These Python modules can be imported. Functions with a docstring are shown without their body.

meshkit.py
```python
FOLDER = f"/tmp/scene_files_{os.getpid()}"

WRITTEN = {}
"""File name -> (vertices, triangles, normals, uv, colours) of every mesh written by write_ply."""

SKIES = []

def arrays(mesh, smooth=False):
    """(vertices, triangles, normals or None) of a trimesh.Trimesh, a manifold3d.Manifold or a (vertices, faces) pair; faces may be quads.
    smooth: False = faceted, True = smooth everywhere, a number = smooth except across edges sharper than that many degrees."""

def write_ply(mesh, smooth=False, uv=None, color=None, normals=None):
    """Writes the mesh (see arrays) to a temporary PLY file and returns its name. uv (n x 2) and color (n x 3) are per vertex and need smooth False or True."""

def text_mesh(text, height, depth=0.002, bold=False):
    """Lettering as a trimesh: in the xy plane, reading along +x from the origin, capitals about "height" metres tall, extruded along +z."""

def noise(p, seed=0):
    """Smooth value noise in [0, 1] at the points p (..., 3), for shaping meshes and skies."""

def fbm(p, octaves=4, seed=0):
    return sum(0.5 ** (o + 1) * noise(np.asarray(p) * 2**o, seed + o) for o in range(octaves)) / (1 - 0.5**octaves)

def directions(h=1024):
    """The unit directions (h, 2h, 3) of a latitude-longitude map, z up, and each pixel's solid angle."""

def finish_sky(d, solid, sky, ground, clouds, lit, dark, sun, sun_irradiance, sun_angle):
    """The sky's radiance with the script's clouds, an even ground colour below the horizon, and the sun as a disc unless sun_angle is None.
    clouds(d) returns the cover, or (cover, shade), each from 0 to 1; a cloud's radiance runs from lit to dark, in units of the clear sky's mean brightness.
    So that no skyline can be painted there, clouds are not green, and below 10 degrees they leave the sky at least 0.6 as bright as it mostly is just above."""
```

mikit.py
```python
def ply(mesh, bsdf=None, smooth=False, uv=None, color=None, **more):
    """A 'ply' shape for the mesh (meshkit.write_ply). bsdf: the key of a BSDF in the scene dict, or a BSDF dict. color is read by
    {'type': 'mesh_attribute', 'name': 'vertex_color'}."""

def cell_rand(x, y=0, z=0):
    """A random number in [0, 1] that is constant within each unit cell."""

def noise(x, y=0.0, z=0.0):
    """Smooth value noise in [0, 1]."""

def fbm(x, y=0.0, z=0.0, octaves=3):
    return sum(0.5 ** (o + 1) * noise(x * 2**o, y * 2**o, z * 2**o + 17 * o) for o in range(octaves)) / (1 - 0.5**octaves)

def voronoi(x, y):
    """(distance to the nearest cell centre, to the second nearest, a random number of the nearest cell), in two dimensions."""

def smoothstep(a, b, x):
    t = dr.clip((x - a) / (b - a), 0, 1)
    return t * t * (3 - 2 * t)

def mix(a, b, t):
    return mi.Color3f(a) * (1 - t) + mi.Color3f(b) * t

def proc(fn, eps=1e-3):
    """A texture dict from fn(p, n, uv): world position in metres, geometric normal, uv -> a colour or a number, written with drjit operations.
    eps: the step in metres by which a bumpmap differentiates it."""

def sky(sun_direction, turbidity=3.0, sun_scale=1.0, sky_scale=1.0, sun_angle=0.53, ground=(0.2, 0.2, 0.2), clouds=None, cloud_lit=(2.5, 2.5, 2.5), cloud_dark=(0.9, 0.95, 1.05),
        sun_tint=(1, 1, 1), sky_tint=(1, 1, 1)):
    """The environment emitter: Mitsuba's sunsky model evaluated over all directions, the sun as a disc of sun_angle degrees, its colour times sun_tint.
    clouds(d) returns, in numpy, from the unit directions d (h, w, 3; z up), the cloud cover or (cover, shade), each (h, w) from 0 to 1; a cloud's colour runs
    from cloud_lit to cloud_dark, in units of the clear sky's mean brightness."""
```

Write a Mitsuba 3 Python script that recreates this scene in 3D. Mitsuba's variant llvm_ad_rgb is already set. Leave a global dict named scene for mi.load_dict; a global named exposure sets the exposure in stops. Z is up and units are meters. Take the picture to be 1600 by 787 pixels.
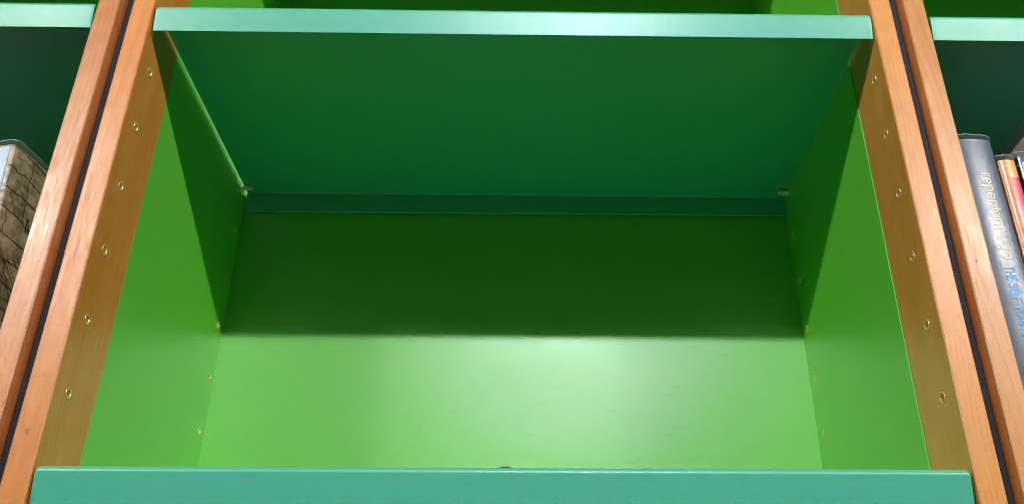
import math, random, numpy as np, trimesh, mitsuba as mi, mikit, meshkit, drjit as dr
import manifold3d as m3
import mapbox_earcut
from shapely.geometry import LineString, Point, Polygon
from shapely.ops import unary_union
from mikit import proc, noise, fbm, cell_rand, smoothstep, mix

T = mi.ScalarTransform4f
scene, labels = {'type': 'scene'}, {}
exposure = 0.0

# ------------------------------------------------------------------ camera
CF = 1500.518                                   # focal length in pixels of a 1600 wide picture
CAM = np.array([0.01108, -0.62716, -0.16298])
PITCH, YAW, ROLL = 0.52317, 0.01921, -0.00081
PPX, PPY = 47.546, -82.973
_cp, _sp, _cy, _sy = math.cos(PITCH), math.sin(PITCH), math.cos(YAW), math.sin(YAW)
FW = np.array([_sy*_cp, _cy*_cp, _sp])
_r0 = np.array([_cy, -_sy, 0.0]); _u0 = np.cross(_r0, FW)
UP = -_r0*math.sin(ROLL) + _u0*math.cos(ROLL)
scene['camera'] = {'type': 'perspective', 'fov': 2*math.degrees(math.atan(800/CF)), 'fov_axis': 'x', 'near_clip': 0.01, 'far_clip': 60.0,
                   'principal_point_offset_x': -PPX/1600, 'principal_point_offset_y': -PPY/787,
                   'to_world': T().look_at(origin=CAM.tolist(), target=(CAM+FW).tolist(), up=UP.tolist())}

# ------------------------------------------------------------------ light: a row of ceiling spotlights in front of the bookcases
def disc_lamp(key, pos, aim, radius, power, tint):
    pos, aim = np.array(pos, float), np.array(aim, float)
    scene[key + '__diffuser'] = {'type': 'disk', 'to_world': T().look_at(origin=pos.tolist(), target=aim.tolist(), up=[0, 0, 1]) @ T().scale(radius),
        'bsdf': {'type': 'diffuse', 'reflectance': {'type': 'rgb', 'value': 0.4}},
        'emitter': {'type': 'area', 'radiance': {'type': 'rgb', 'value': [power/(radius*radius)*c for c in tint]}}}
WHITE = (1.0, 0.985, 0.965)
COOL = (0.93, 1.0, 1.12)
LAMPS = [((0.17, -2.10, 1.35), (0.10, 0.1, 0.3), 0.028, 3.3, COOL), ((-1.45, -2.10, 1.35), (-0.5, 0.1, 0.3), 0.12, 1.5, WHITE), ((1.60, -2.10, 1.35), (0.5, 0.1, 0.3), 0.04, 1.5, WHITE)]
for i, (p, q, r, w, tint) in enumerate(LAMPS):
    disc_lamp('ceiling_spotlight' + (f'_{i:03d}' if i else ''), p, q, r, w, tint)
# two long linear lamps on the same track, to the left and to the right
for k, x, hl in (('linear_lamp', 2.9, 1.6), ('linear_lamp_001', -3.0, 1.4)):
    scene[k + '__diffuser'] = {'type': 'rectangle', 'to_world': T().look_at(origin=[x, -2.10, 1.35], target=[x, 0.1, 0.35], up=[0, 0, 1]) @ T().scale([hl, 0.025, 1]),
        'bsdf': {'type': 'diffuse', 'reflectance': {'type': 'rgb', 'value': 0.4}}, 'emitter': {'type': 'area', 'radiance': {'type': 'rgb', 'value': [140*c for c in WHITE]}}}
scene['room_light'] = {'type': 'constant', 'radiance': {'type': 'rgb', 'value': [0.032, 0.032, 0.033]}}

# ------------------------------------------------------------------ helpers
def key_for(name):
    if not any(k == name or k.startswith(name + '__') for k in scene):
        return name
    i = 1
    while any(k == f'{name}_{i:03d}' or k.startswith(f'{name}_{i:03d}__') for k in scene):
        i += 1
    return f'{name}_{i:03d}'

THINGS = set()
def thing(name, label, category, group=None):
    k, i = name, 0
    while k in THINGS:
        i += 1; k = f'{name}_{i:03d}'
    THINGS.add(k)
    labels[k] = {'label': label, 'category': category}
    if group: labels[k]['group'] = group
    return k

def part(parent, name, mesh, bsdf, smooth=False, label=None, **kw):
    k = key_for(parent + '__' + name)
    scene[k] = mikit.ply(mesh, bsdf, smooth=smooth, **kw)
    if label: labels[k] = {'label': label}
    return k

def cbox(x0, x1, y0, y1, z0, z1, c=0.0008):
    pts = []
    for a, b, d in ((0, c, c), (c, 0, c), (c, c, 0)):
        for x in (x0+a, x1-a):
            for y in (y0+b, y1-b):
                for z in (z0+d, z1-d):
                    pts.append((x, y, z))
    return m3.Manifold.hull_points(np.array(pts, np.float64))

def tri(man):
    m = man.to_mesh()
    return trimesh.Trimesh(m.vert_properties[:, :3], m.tri_verts, process=False)

def cyl_x(x0, x1, y, z, r, n=24):
    return m3.Manifold.cylinder(abs(x1-x0), r, r, n).rotate([0, 90, 0]).translate([min(x0, x1), y, z])

def extrude_x(poly, xs, shift=None):
    """Polygon in (y, z) extruded along x through the sections xs; shift(x, yz) moves a section's points."""
    ring = np.array(poly.exterior.coords)[:-1]
    if Polygon(ring).exterior.is_ccw is False: ring = ring[::-1]
    n = len(ring); V = []
    for x in xs:
        yz = ring.copy() if shift is None else shift(x, ring.copy())
        V.append(np.column_stack([np.full(n, x), yz]))
    V = np.vstack(V); F = []
    for s in range(len(xs)-1):
        a, b = s*n, (s+1)*n
        for i in range(n):
            j = (i+1) % n
            F += [(a+i, a+j, b+j), (a+i, b+j, b+i)]
    t = mapbox_earcut.triangulate_float64(ring, np.array([n], np.uint32)).reshape(-1, 3)
    F += [(q[0], q[2], q[1]) for q in t] + [tuple(q + (len(xs)-1)*n) for q in t]
    m = trimesh.Trimesh(V, np.array(F), process=False)
    if m.volume < 0: m.invert()
    return m

# ------------------------------------------------------------------ materials
def wood(key, pith, spacing, seed, light, dark, rough=0.34, knots=()):
    px, py = pith
    def rings(p):
        wob = noise(p.x*9+seed, p.y*9, p.z*2.2)*0.030 + noise(p.x*30+seed, p.y*30, p.z*7)*0.006
        x, y = p.x - px, p.y - py
        r = dr.sqrt(x*x + y*y) + wob
        f = r/spacing
        k = dr.floor(f)
        t = f - k
        late = smoothstep(0.25, 0.95, t)*(1 - smoothstep(0.95, 1.0, t))
        return late*(0.45 + 0.55*cell_rand(k, seed)), k
    def col(p, n, uv):
        late, k = rings(p)
        pore = noise(p.x*2600, p.y*2600, p.z*85+seed)
        fleck = smoothstep(0.66, 0.90, noise(p.x*1500+seed, p.y*1500, p.z*190))
        broad = fbm(p.x*22+seed, p.y*22, p.z*4.5, 3)
        patch = smoothstep(0.52, 0.75, noise(p.x*60, p.y*60+seed, p.z*16))
        streak = fbm(p.x*130+seed, p.y*130, p.z*3.0, 3)
        curl = noise(p.x*25+seed, p.y*25, p.z*85 + 3*noise(p.x*90, p.y*90, p.z*9))
        t = dr.clip(0.20*late + 0.62*(broad-0.40) + 0.27*(streak-0.45) + 0.27*(pore-0.45) + 0.14*fleck - 0.12*patch + 0.16*(curl-0.5) + 0.24, 0, 1.15)
        c = mix(light, dark, t)
        for kx, ky, kz, kr in knots:
            d = dr.sqrt(dr.square(p.x - kx) + dr.square(p.y - ky) + dr.square((p.z - kz)*0.8)) + 0.0016*(noise(p.x*700, p.y*700, p.z*700) - 0.5)
            c = mix(c, mi.Color3f(0.10, 0.035, 0.012), 0.6*(1 - smoothstep(0.15*kr, 0.9*kr, d)))
        return c
    def rgh(p, n, uv):
        return rough + 0.14*(noise(p.x*900, p.y*900, p.z*70+seed) - 0.5) + 0.08*(fbm(p.x*40, p.y*40, p.z*12) - 0.5)
    def bmp(p, n, uv):
        return noise(p.x*1700+seed, p.y*1700, p.z*120) + 0.25*noise(p.x*700, p.y*700, p.z*260+seed)
    scene[key] = {'type': 'twosided', 'bsdf': {'type': 'bumpmap', 'scale': 0.000016, 'arbitrary': proc(bmp, 3e-4),
        'bsdf': {'type': 'principled', 'base_color': proc(col), 'roughness': proc(rgh), 'specular': 0.65}}}

wood('cherry_left',  (-0.30, 0.050), 0.0052, 3.1,  (0.70, 0.258, 0.048), (0.46, 0.132, 0.018), knots=[(-0.3150, 0.0, 0.0200, 0.0020)])
wood('cherry_right', (0.36, -0.030), 0.0036, 11.7,  (0.73, 0.308, 0.070), (0.51, 0.172, 0.028))
wood('cherry_far_left',  (-0.42, -0.03), 0.0048, 23.3,  (0.61, 0.240, 0.064), (0.40, 0.120, 0.022))
wood('cherry_far_right', (0.30, -0.06), 0.0040, 37.9,  (0.65, 0.285, 0.074), (0.43, 0.145, 0.026), knots=[(0.3420, 0.0, 0.150, 0.0016)])

def paint(key, rgb, rough, peel, peel_scale, spec, tone=0.05):
    def bmp(p, n, uv):
        s = peel
        return (noise(p.x*s, p.y*s, p.z*s) + 0.5*noise(p.x*s*2.1+5, p.y*s*2.1, p.z*s*2.1))
    def col(p, n, uv):
        t = fbm(p.x*7+3, p.y*7, p.z*7, 3) - 0.5 + 0.5*(noise(p.x*420, p.y*420, p.z*420) - 0.5)
        return mi.Color3f(rgb)*(1 + tone*t)
    def rgh(p, n, uv):
        return rough*(1 + 0.25*(fbm(p.x*18, p.y*18+2, p.z*18, 3) - 0.5))
    scene[key] = {'type': 'twosided', 'bsdf': {'type': 'bumpmap', 'scale': peel_scale, 'arbitrary': proc(bmp, 2e-4),
        'bsdf': {'type': 'principled', 'base_color': proc(col), 'roughness': proc(rgh), 'specular': spec}}}

paint('green_paint', (0.130, 0.480, 0.040), 0.34, 720.0, 0.00013, 0.9)
paint('mint_paint', (0.068, 0.415, 0.258), 0.35, 700.0, 0.000012, 0.8)
scene['brass'] = {'type': 'twosided', 'bsdf': {'type': 'principled', 'base_color': {'type': 'rgb', 'value': [0.95, 0.75, 0.36]}, 'metallic': 0.65, 'roughness': 0.28, 'specular': 0.8}}
scene['brass_pin'] = {'type': 'twosided', 'bsdf': {'type': 'principled', 'base_color': {'type': 'rgb', 'value': [0.98, 0.84, 0.46]}, 'metallic': 0.3, 'roughness': 0.30, 'specular': 0.8}}
scene['black_plastic'] = {'type': 'twosided', 'bsdf': {'type': 'principled', 'base_color': {'type': 'rgb', 'value': [0.012, 0.013, 0.012]}, 'roughness': 0.45, 'specular': 0.5}}
scene['dark_strip'] = {'type': 'twosided', 'bsdf': {'type': 'principled', 'base_color': {'type': 'rgb', 'value': [0.020, 0.021, 0.025]}, 'roughness': 0.5, 'specular': 0.5}}

# ------------------------------------------------------------------ bookcases
W, STILE, GAP = 0.305, 0.018, 0.0110
WOOD_D, D = 0.0658, 0.3164
PIT, Z0 = 0.05533, 0.05328
HOLE_F, HOLE_R = 0.02175, 0.30022
ZB, ZT = -0.45, 0.80
PERIOD = 2*(W + STILE) + GAP + 0.0005

def insert_mesh(side, x, y, z):
    """Brass sleeve set in a hole; side = -1: on a face that looks towards +x."""
    prof = np.array([[0.0030, -0.0110], [0.0034, -0.0110], [0.0034, 0.0], [0.0039, 0.0], [0.0040, 0.0003], [0.0038, 0.0006], [0.0034, 0.0007], [0.0031, 0.0004], [0.0030, -0.0004], [0.0030, -0.0110]])
    m = trimesh.creation.revolve(prof, sections=28)
    R = trimesh.transformations.rotation_matrix(math.pi/2 if side < 0 else -math.pi/2, [0, 1, 0])
    m.apply_transform(R); m.apply_translation([x, y, z])
    return m

def pin_mesh(side, x, y, z):
    prof = np.array([[0, -0.008], [0.0024, -0.008], [0.0024, 0.0], [0.0029, 0.0], [0.0029, 0.0108], [0.0025, 0.0113], [0, 0.0113]])
    m = trimesh.creation.revolve(prof, sections=24)
    m.apply_transform(trimesh.transformations.rotation_matrix(math.pi/2 if side < 0 else -math.pi/2, [0, 1, 0])); m.apply_translation([x, y, z])
    return m

def shelf_mesh(x0, x1, ztop):
    t = 0.0016
    def arc(cy, cz, r, a0, a1, n=7):
        return [(cy + r*math.cos(a), cz + r*math.sin(a)) for a in np.radians(np.linspace(a0, a1, n))]
    r = 0.0030
    yf = 0.0014; zc = -t/2
    path = [(0.0050, -0.0243)] + arc(yf + r, zc - r, r, 189, 90, 10) + arc(0.3125 - 0.0022, zc - 0.0022, 0.0022, 90, 0) + [(0.3125, -0.0243)]
    poly = LineString(path).buffer(t/2, cap_style='flat', join_style='round', quad_segs=4).simplify(0.00003)
    poly = poly.union(Point(0.3125, -0.0246).buffer(0.0013, 6)).buffer(0.0020, quad_segs=5).buffer(-0.0020, quad_segs=5).simplify(0.00003)
    rr = 0.0024
    ds = [0.0, 0.00012, 0.0004, 0.0009, 0.0015, rr]
    xs = [x0 + d for d in ds] + list(np.linspace(x0 + 0.02, x1 - 0.02, 9)) + [x1 - d for d in ds[::-1]]
    def shift(x, yz):
        d = min(x - x0, x1 - x)
        s = rr - math.sqrt(max(rr*rr - (rr-d)**2, 0)) if d < rr else 0.0
        front = np.clip(1 - yz[:, 0]/0.006, 0, 1)
        yz[:, 1] -= s*np.clip(1 - yz[:, 0]/0.02, 0, 1)*np.clip((yz[:, 1] + 0.012)/0.012, 0, 1)
        yz[:, 0] += 0.45*s*front
        yz[:, 1] += ztop
        return yz
    return extrude_x(poly, xs, shift)

def bookcase(cx, label, woods, shelves, shown, strips=False):
    b = thing('bookcase', label, 'bookcase', None)
    holes_f = [Z0 + i*PIT for i in range(-6, 13)]
    for s, wd in ((-1, woods[0]), (1, woods[1])):
        xin, xout = cx + s*W, cx + s*(W + STILE)
        x0, x1 = min(xin, xout), max(xin, xout)
        vis = s in shown
        zs = [z for z in holes_f if -0.02 < z < 0.42] if vis else []
        post = cbox(x0, x1, 0.0, WOOD_D, ZB, ZT, 0.0009)
        for z in zs: post = post - cyl_x(xin - s*0.002, xin + s*0.0160, HOLE_F, z, 0.0036)
        pk = part(b, 'post', tri(post), wd)
        for z in zs: part(pk, 'insert', insert_mesh(s, xin, HOLE_F, z), 'brass', smooth=40)
        off = 0.0007 if s < 0 else -0.0008
        xi = xin + s*off if s < 0 else xin + off
        xi = xin + (-0.0005 if s < 0 else -0.0007)
        side = cbox(min(xi, xout - s*0.003), max(xi, xout - s*0.003), WOOD_D + 0.0002, D + 0.012, ZB, ZT, 0.0004)
        for z in zs: side = side - cyl_x(xi - s*0.002, xi + s*0.0120, HOLE_R, z, 0.0036)
        sk = part(b, 'side_panel', tri(side), 'green_paint')
        for z in zs: part(sk, 'insert', insert_mesh(s, xi, HOLE_R, z), 'brass', smooth=40)
    back = cbox(cx - W - 0.004, cx + W + 0.004, D, D + 0.010, ZB, ZT, 0.0003)
    bk = part(b, 'back_panel', tri(back), 'green_paint')
    if strips:
        gx, gz, gr = -0.0071, 0.0796 - 0.0195, 0.0195
        prof = np.array([[gr - 0.004, -0.001], [gr - 0.0042, 0.0012], [gr - 0.003, 0.0018], [gr - 0.0008, 0.0016], [gr, 0.0004], [gr, -0.001]])
        ring = trimesh.creation.revolve(np.vstack([[[0, 0.0008]], prof[:1]*[[1, 0]] + [[0, 0.0008]], prof[1:]]), sections=48)
        ring.apply_transform(trimesh.transformations.rotation_matrix(math.pi/2, [1, 0, 0])); ring.apply_translation([gx, D, gz])
        part(bk, 'grommet', ring, 'black_plastic', smooth=40)
    for (xa, xb, zt, pins) in shelves:
        part(b, 'shelf', shelf_mesh(cx + xa, cx + xb, zt), 'mint_paint', smooth=28)
        for s in pins:
            for y in (0.0150, 0.2965):
                part(b, 'shelf_pin', pin_mesh(s, cx + s*(W - 0.0007), y, zt - 0.0016 - 0.0030), 'brass_pin', smooth=40)
    part(b, 'top_panel', tri(cbox(cx - W, cx + W, 0.004, D, ZT - 0.02, ZT - 0.0005, 0.0008)), 'mint_paint')
    if strips:
        for s in (-1, 1):
            a, c = s*(W + STILE + 0.0001), s*(W + STILE + GAP - 0.0001)
            part(b, 'gap_strip', tri(cbox(min(a, c), max(a, c), 0.0130, 0.030, ZB, ZT, 0.0006)), 'dark_strip')
    return b

UPZ = 0.3847
bookcase(0.0, 'empty bookcase in the middle, with a bare green compartment between two mint shelves', ('cherry_left', 'cherry_right'),
         [(-0.3036, 0.3030, -0.0016, ()), (-0.3029, 0.3040, UPZ, (-1, 1)), (-0.3020, 0.3030, UPZ + 6*PIT, ())], (-1, 1), True)
bookcase(-PERIOD, 'bookcase at the left edge, holding a book with a stone wall on its cover', ('cherry_far_left', 'cherry_far_left'),
         [(-0.3025, 0.3025, 0.0, ()), (-0.3025, 0.3025, 0.3872, ()), (-0.3025, 0.3025, UPZ + 6*PIT, ())], ())
bookcase(PERIOD, 'bookcase at the right edge, holding a row of books in clear plastic covers', ('cherry_far_right', 'cherry_far_right'),
         [(-0.3025, 0.3025, 0.0, ()), (-0.3025, 0.3025, 0.3840, ()), (-0.3025, 0.3025, UPZ + 6*PIT, ())], ())

# ------------------------------------------------------------------ books
def gloss(key, col, bump_amp=0.0006, rough=0.45, coat=1.0, freq=45.0):
    def bmp(p, n, uv):
        return fbm(p.x*freq*1.6, p.y*freq*1.6, p.z*freq, 3)
    base = proc(col) if callable(col) else {'type': 'rgb', 'value': list(col)}
    scene[key] = {'type': 'twosided', 'bsdf': {'type': 'bumpmap', 'scale': bump_amp, 'arbitrary': proc(bmp, 5e-4),
        'bsdf': {'type': 'principled', 'base_color': base, 'roughness': rough, 'specular': 0.5, 'clearcoat': coat, 'clearcoat_gloss': 0.88}}}

def paper_col(p, n, uv):
    return mix((0.62, 0.58, 0.49), (0.42, 0.38, 0.30), 0.7*noise(p.x*2600, p.y*30, p.z*30) + 0.3*noise(p.x*300, p.y*300, p.z*300))
scene['paper'] = {'type': 'twosided', 'bsdf': {'type': 'diffuse', 'reflectance': proc(paper_col)}}
scene['clear_film'] = {'type': 'principledthin', 'base_color': {'type': 'rgb', 'value': [0.86, 0.92, 0.95]}, 'roughness': 0.08, 'spec_trans': 0.94, 'eta': 1.5, 'diff_trans': 0.8}

scene['film_edge'] = {'type': 'twosided', 'bsdf': {'type': 'principled', 'base_color': {'type': 'rgb', 'value': [0.50, 0.56, 0.60]}, 'roughness': 0.2, 'specular': 0.8}}

def slate_col(p, n, uv):
    return mi.Color3f(0.080, 0.098, 0.125)*(0.9 + 0.25*fbm(p.x*120, p.y*120, p.z*40, 3))
gloss('slate_cover', slate_col, 0.0003, 0.30)

def stone_col(p, n, uv):
    z = p.z + 0.0035*(noise(p.y*90, p.z*60, 3.0) - 0.5) + 0.10*(p.y - 0.02)
    k = dr.floor(z/0.0185)
    fz = z/0.0185 - k
    y = p.y + 0.009*cell_rand(k, 4.0) + 0.0025*(noise(p.z*160, p.y*90, 8.0) - 0.5)
    wd = 0.020 + 0.012*cell_rand(k, 9.0)
    c = dr.floor(y/wd)
    fy = y/wd - c
    line = dr.maximum(1 - smoothstep(0.01, 0.075, dr.minimum(fz, 1 - fz)), (1 - smoothstep(0.01, 0.05, dr.minimum(fy, 1 - fy)))*0.85)
    tone = 0.62 + 0.40*cell_rand(k, c, 2.0) + 1.2*(fbm(p.y*260, p.z*260, 1.0, 4) - 0.5)
    scratch = smoothstep(0.60, 0.72, noise((p.y + p.z)*520, (p.y - p.z)*60, 2.0))*(1 - smoothstep(0.165, 0.18, p.z))
    return mi.Color3f(0.38, 0.315, 0.195)*tone*(1 - 0.78*line)*(1 - 0.55*scratch)
gloss('stone_cover', stone_col, 0.0009, 0.36)
gloss('pale_spine', (0.50, 0.57, 0.63), 0.0006, 0.35)

def orange_col(p, n, uv):
    mott = fbm(p.x*150, p.y*150, p.z*110, 4)
    side = mix((0.46, 0.150, 0.025), (0.30, 0.085, 0.020), smoothstep(0.35, 0.65, mott))
    side = dr.select(p.z > 0.236, mix((0.62, 0.30, 0.06), side, 0.25), side)
    front = dr.select(p.z > 0.2335, mi.Color3f(0.80, 0.36, 0.055), mi.Color3f(0.66, 0.045, 0.075))
    front = dr.select(p.x < 0.3962, mix((0.62, 0.23, 0.04), side, 0.35), front)
    return dr.select(p.y < 0.0232, front, side)
gloss('orange_cover', orange_col, 0.0005, 0.35)
gloss('black_cover', (0.016, 0.018, 0.024), 0.0005, 0.30)

def beige_col(p, n, uv):
    t = fbm(p.x*60, p.y*60, p.z*60, 3)
    return dr.select(p.z > 0.2850, mi.Color3f(0.045, 0.062, 0.072), mix((0.44, 0.385, 0.30), (0.36, 0.31, 0.24), t))
gloss('beige_cover', beige_col, 0.0004, 0.40)
scene['cream_ink'] = {'type': 'twosided', 'bsdf': {'type': 'principled', 'base_color': {'type': 'rgb', 'value': [0.85, 0.74, 0.52]}, 'roughness': 0.45, 'specular': 0.4}}
scene['blue_ink'] = {'type': 'twosided', 'bsdf': {'type': 'principled', 'base_color': {'type': 'rgb', 'value': [0.03, 0.42, 0.95]}, 'roughness': 0.45, 'specular': 0.4}}
scene['dark_ink'] = {'type': 'twosided', 'bsdf': {'type': 'principled', 'base_color': {'type': 'rgb', 'value': [0.012, 0.018, 0.026]}, 'roughness': 0.45, 'specular': 0.4}}

def outline(x0, x1, y0, y1, bulge, inset=0.0, n=11):
    """Book outline seen from above, its spine bulging towards -y."""
    a = np.linspace(-1, 1, n)
    xc, hw = (x0 + x1)/2, (x1 - x0)/2 - inset
    sp = [(xc + hw*math.sin(t*math.pi/2), y0 + inset + bulge*(1 - math.cos(t*math.pi/2)**0.75 if abs(t) < 1 else 1)) for t in a]
    return sp + [(x1 - inset, y1), (x0 + inset, y1)]

def prism_z(pts, z0, z1):
    m = trimesh.creation.extrude_polygon(Polygon(pts), z1 - z0, engine='earcut'); m.apply_translation([0, 0, z0]); return m

def film_rim(x0, x1, y0, depth, bulge, z0, z1, seed):
    """Clear sleeve standing above the boards, with a wavy top edge."""
    o = np.array(outline(x0 - 0.0005, x1 + 0.0005, y0 - 0.0005, y0 + depth, bulge, 0, 25))
    loop = np.vstack([o, o[:1]]); seg = []
    for i in range(len(loop) - 1):
        m = max(1, int(np.linalg.norm(loop[i+1] - loop[i])/0.002))
        seg += [loop[i] + (loop[i+1] - loop[i])*j/m for j in range(m)]
    ring = np.array(seg + [seg[0]]); n = len(ring); rows = 7; V = []
    cen = np.array([(x0 + x1)/2, y0 + depth/2])
    for r in range(rows):
        t = r/(rows - 1)
        z = z0 + (z1 - z0)*t
        wav = meshkit.fbm(np.column_stack([ring*130, np.full(n, t*2 + seed)]), 3) - 0.5
        d = (cen - ring); d /= np.linalg.norm(d, axis=1, keepdims=True)
        V.append(np.column_stack([ring + d*(0.0012*t*t + 0.0016*t*wav)[:, None], z + 0.0030*t*wav]))
    V = np.vstack(V); F = []
    for r in range(rows - 1):
        for i in range(n - 1):
            a = r*n + i
            F += [(a, a + 1, a + n + 1), (a, a + n + 1, a + n)]
    return trimesh.Trimesh(V, np.array(F), process=False)

def film_edge(*a):
    m = film_rim(*a)
    n = len(m.vertices)//7
    p = m.vertices[-n:]
    t = np.gradient(p, axis=0); t /= np.linalg.norm(t, axis=1, keepdims=True) + 1e-12
    side = np.cross(t, [0, 0, 1.0]); side /= np.linalg.norm(side, axis=1, keepdims=True) + 1e-12
    up = np.cross(side, t); k = 6; V = []
    for j in range(k):
        c, d = math.cos(2*math.pi*j/k), math.sin(2*math.pi*j/k)
        V.append(p + 0.00032*(c*side + d*up))
    V = np.stack(V, 1).reshape(-1, 3)
    i, j = np.meshgrid(np.arange(n - 1), np.arange(k), indexing='ij')
    q = np.stack([i*k + j, i*k + (j + 1) % k, (i + 1)*k + (j + 1) % k, (i + 1)*k + j], -1).reshape(-1, 4)
    return trimesh.Trimesh(V, np.vstack([q[:, [0, 1, 2]], q[:, [0, 2, 3]]]), process=False)

def lettering(text, height, sx, thin=0.0, depth=0.00025):
    m = meshkit.text_mesh(text, height, depth)
    if thin > 0:
        up = m.face_normals[:, 2] > 0.9
        top = unary_union([Polygon(t[:, :2]) for t in m.triangles[up]]).buffer(1e-6)
        top = top.buffer(-thin)
        m = trimesh.util.concatenate([trimesh.creation.extrude_polygon(g, depth, engine='earcut') for g in getattr(top, 'geoms', [top]) if g.area > 1e-9])
    m.apply_scale([sx, 1, 1])
    return m

def spine_text(parent, text, height, sx, x, curve, z, ink, thin=0.0):
    """Reads downwards on a spine that faces -y; x is the letters' baseline side (their bottoms point to -x)."""
    m = lettering(text, height, sx, thin, 0.00022)
    m = trimesh.Trimesh(*trimesh.remesh.subdivide_to_size(m.vertices, m.faces, 0.0022), process=False)
    v = m.vertices.copy()
    xx = x + v[:, 1]
    o = np.array(curve[:11]); yy = np.interp(xx, o[:, 0], o[:, 1])          # laid on the rounded spine
    m.vertices = np.column_stack([xx, yy - 0.00012 - v[:, 2], z - v[:, 0]])
    part(parent, 'lettering', m, ink)

def book(label, x0, x1, y0, depth, h, bulge, cover, film=True, tf=None, spine=None, seed=1, group=None):
    b = thing('book', label, 'book', group)
    M = np.eye(4) if tf is None else tf
    def put(name, mesh, bs, sm=False, par=b):
        mesh.apply_transform(M); return part(par, name, mesh, bs, smooth=sm)
    outer = Polygon(outline(x0, x1, y0, y0 + depth, bulge)); inner = Polygon(outline(x0, x1, y0, y0 + depth + 0.001, bulge, 0.0024))
    shell = trimesh.creation.extrude_polygon(outer.difference(inner), h - 0.001, engine='earcut'); shell.apply_translation([0, 0, 0.0005])
    put('cover', shell, cover, 35)
    pg = Polygon(outline(x0, x1, y0 + 0.001, y0 + depth - 0.004, bulge, 0.0026))
    put('page_block', trimesh.creation.extrude_polygon(pg, h - 0.0065, engine='earcut').apply_translation([0, 0, 0.0035]), 'paper', 35)
    if film: put('clear_sleeve', film_rim(x0, x1, y0, depth, bulge, h - 0.0004, h + 0.0040, seed), 'clear_film', True); put('sleeve_edge', film_edge(x0, x1, y0, depth, bulge, h - 0.0004, h + 0.0040, seed), 'film_edge', True); put('sleeve_edge', film_edge(x0, x1, y0, depth, bulge, h - 0.012, h - 0.0085, seed + 3), 'film_edge', True)
    return b

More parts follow.
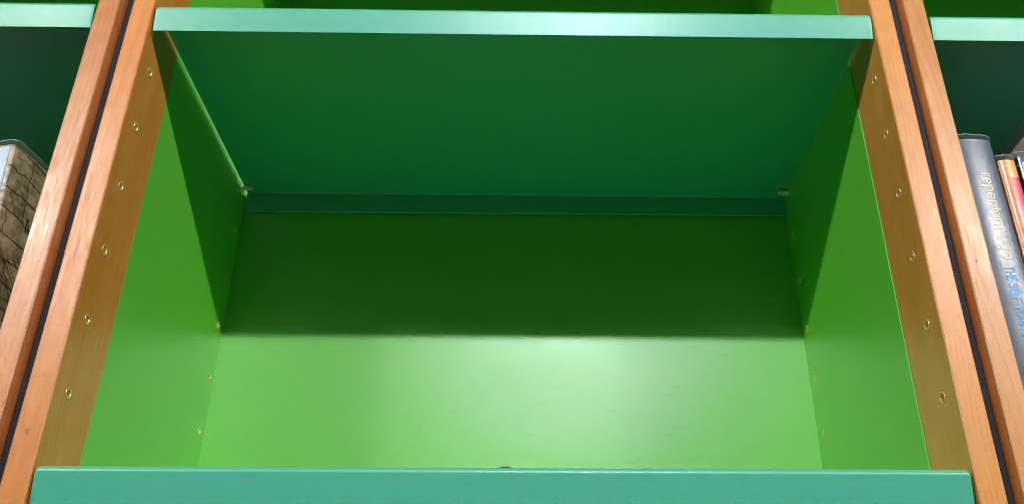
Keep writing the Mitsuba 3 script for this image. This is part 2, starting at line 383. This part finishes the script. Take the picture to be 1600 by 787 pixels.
bk = book('slate blue book with a cream and blue spine title beside the right wooden post', 0.3548, 0.3886, 0.0175, 0.200, 0.2690, 0.0045, 'slate_cover', seed=2)
SP = outline(0.3548, 0.3886, 0.0175, 0.2175, 0.0045)
spine_text(bk, 'repentant ego', 0.0092, 0.92, 0.3718, SP, 0.2365, 'cream_ink', 0.0)
spine_text(bk, 'THE SELF-PORTRAITS', 0.0076, 0.60, 0.3706, SP, 0.1545, 'blue_ink')
book('orange and red book in a clear cover, second from the right post', 0.3900, 0.4046, 0.0195, 0.190, 0.2505, 0.0035, 'orange_cover', seed=5)
bk = book('black edged book with a pale spine at the right edge of the picture', 0.4060, 0.4270, 0.0185, 0.190, 0.2535, 0.0025, 'black_cover', seed=8)
part(bk, 'spine_label', tri(cbox(0.4082, 0.4250, 0.0180, 0.0200, 0.06, 0.2475, 0.0006)), 'pale_spine')
book('tall beige book rising above the shorter books at the right edge', 0.4285, 0.4560, 0.0220, 0.230, 0.2970, 0.002, 'beige_cover', film=False, seed=11)

# the book in the left bookcase leans and is turned a little
th, ya = math.radians(-4.6), math.radians(-9.0)
R = trimesh.transformations.translation_matrix([-0.377, 0.020, 0.0015]) @ trimesh.transformations.rotation_matrix(ya, [0, 0, 1]) @ trimesh.transformations.rotation_matrix(th, [0, 1, 0])
bk = book('book with a stone wall on its cover, leaning in the left bookcase', -0.034, 0.0, 0.0, 0.20, 0.2590, 0.003, 'stone_cover', tf=R, seed=3)
m = lettering('M', 0.0125, 0.8)
v = m.vertices.copy()
m.vertices = np.column_stack([v[:, 2] - 0.00005, 0.031 + v[:, 0], 0.194 + v[:, 1]])
m.apply_transform(R)
part(bk, 'lettering', m, 'dark_ink')
sl = tri(cbox(-0.0300, -0.0040, -0.0007, 0.0030, 0.02, 0.2560, 0.0006)); sl.apply_transform(R)
part(bk, 'spine_label', sl, 'pale_spine')
for k, t, c in (('ceiling_spotlight', 'bright ceiling spotlight in front of the middle bookcase', 'spotlight'), ('ceiling_spotlight_001', 'ceiling spotlight in front of the left bookcase', 'spotlight'), ('ceiling_spotlight_002', 'ceiling spotlight in front of the right bookcase', 'spotlight'),
                ('linear_lamp', 'long linear lamp on the ceiling right of the spotlights', 'lamp'), ('linear_lamp_001', 'long linear lamp on the ceiling left of the spotlights', 'lamp')):
    labels[k] = {'label': t, 'category': c}

# the rest of both rows, past the picture's edges
rng = random.Random(5)
ORD = ['first', 'second', 'third', 'fourth', 'fifth', 'sixth', 'seventh', 'eighth', 'ninth', 'tenth', 'eleventh', 'twelfth']
for sgn, x, side in ((1, 0.4575, 'right'), (-1, -0.4480, 'left')):
    i = 0
    while abs(x) < (0.91 if sgn > 0 else 0.70):
        t = rng.uniform(0.040, 0.062); h = rng.uniform(0.235, 0.30); cv = rng.choice(['beige', 'black', 'slate'])
        a, c = sorted((x, x + sgn*t))
        book(f'thick {cv} book standing {ORD[i]} in the row past the {side} edge of the picture', a, c, 0.022 + rng.uniform(0, 0.006), rng.uniform(0.19, 0.24), h, 0.003, cv + '_cover', film=False)
        x += sgn*(t + 0.0015); i += 1
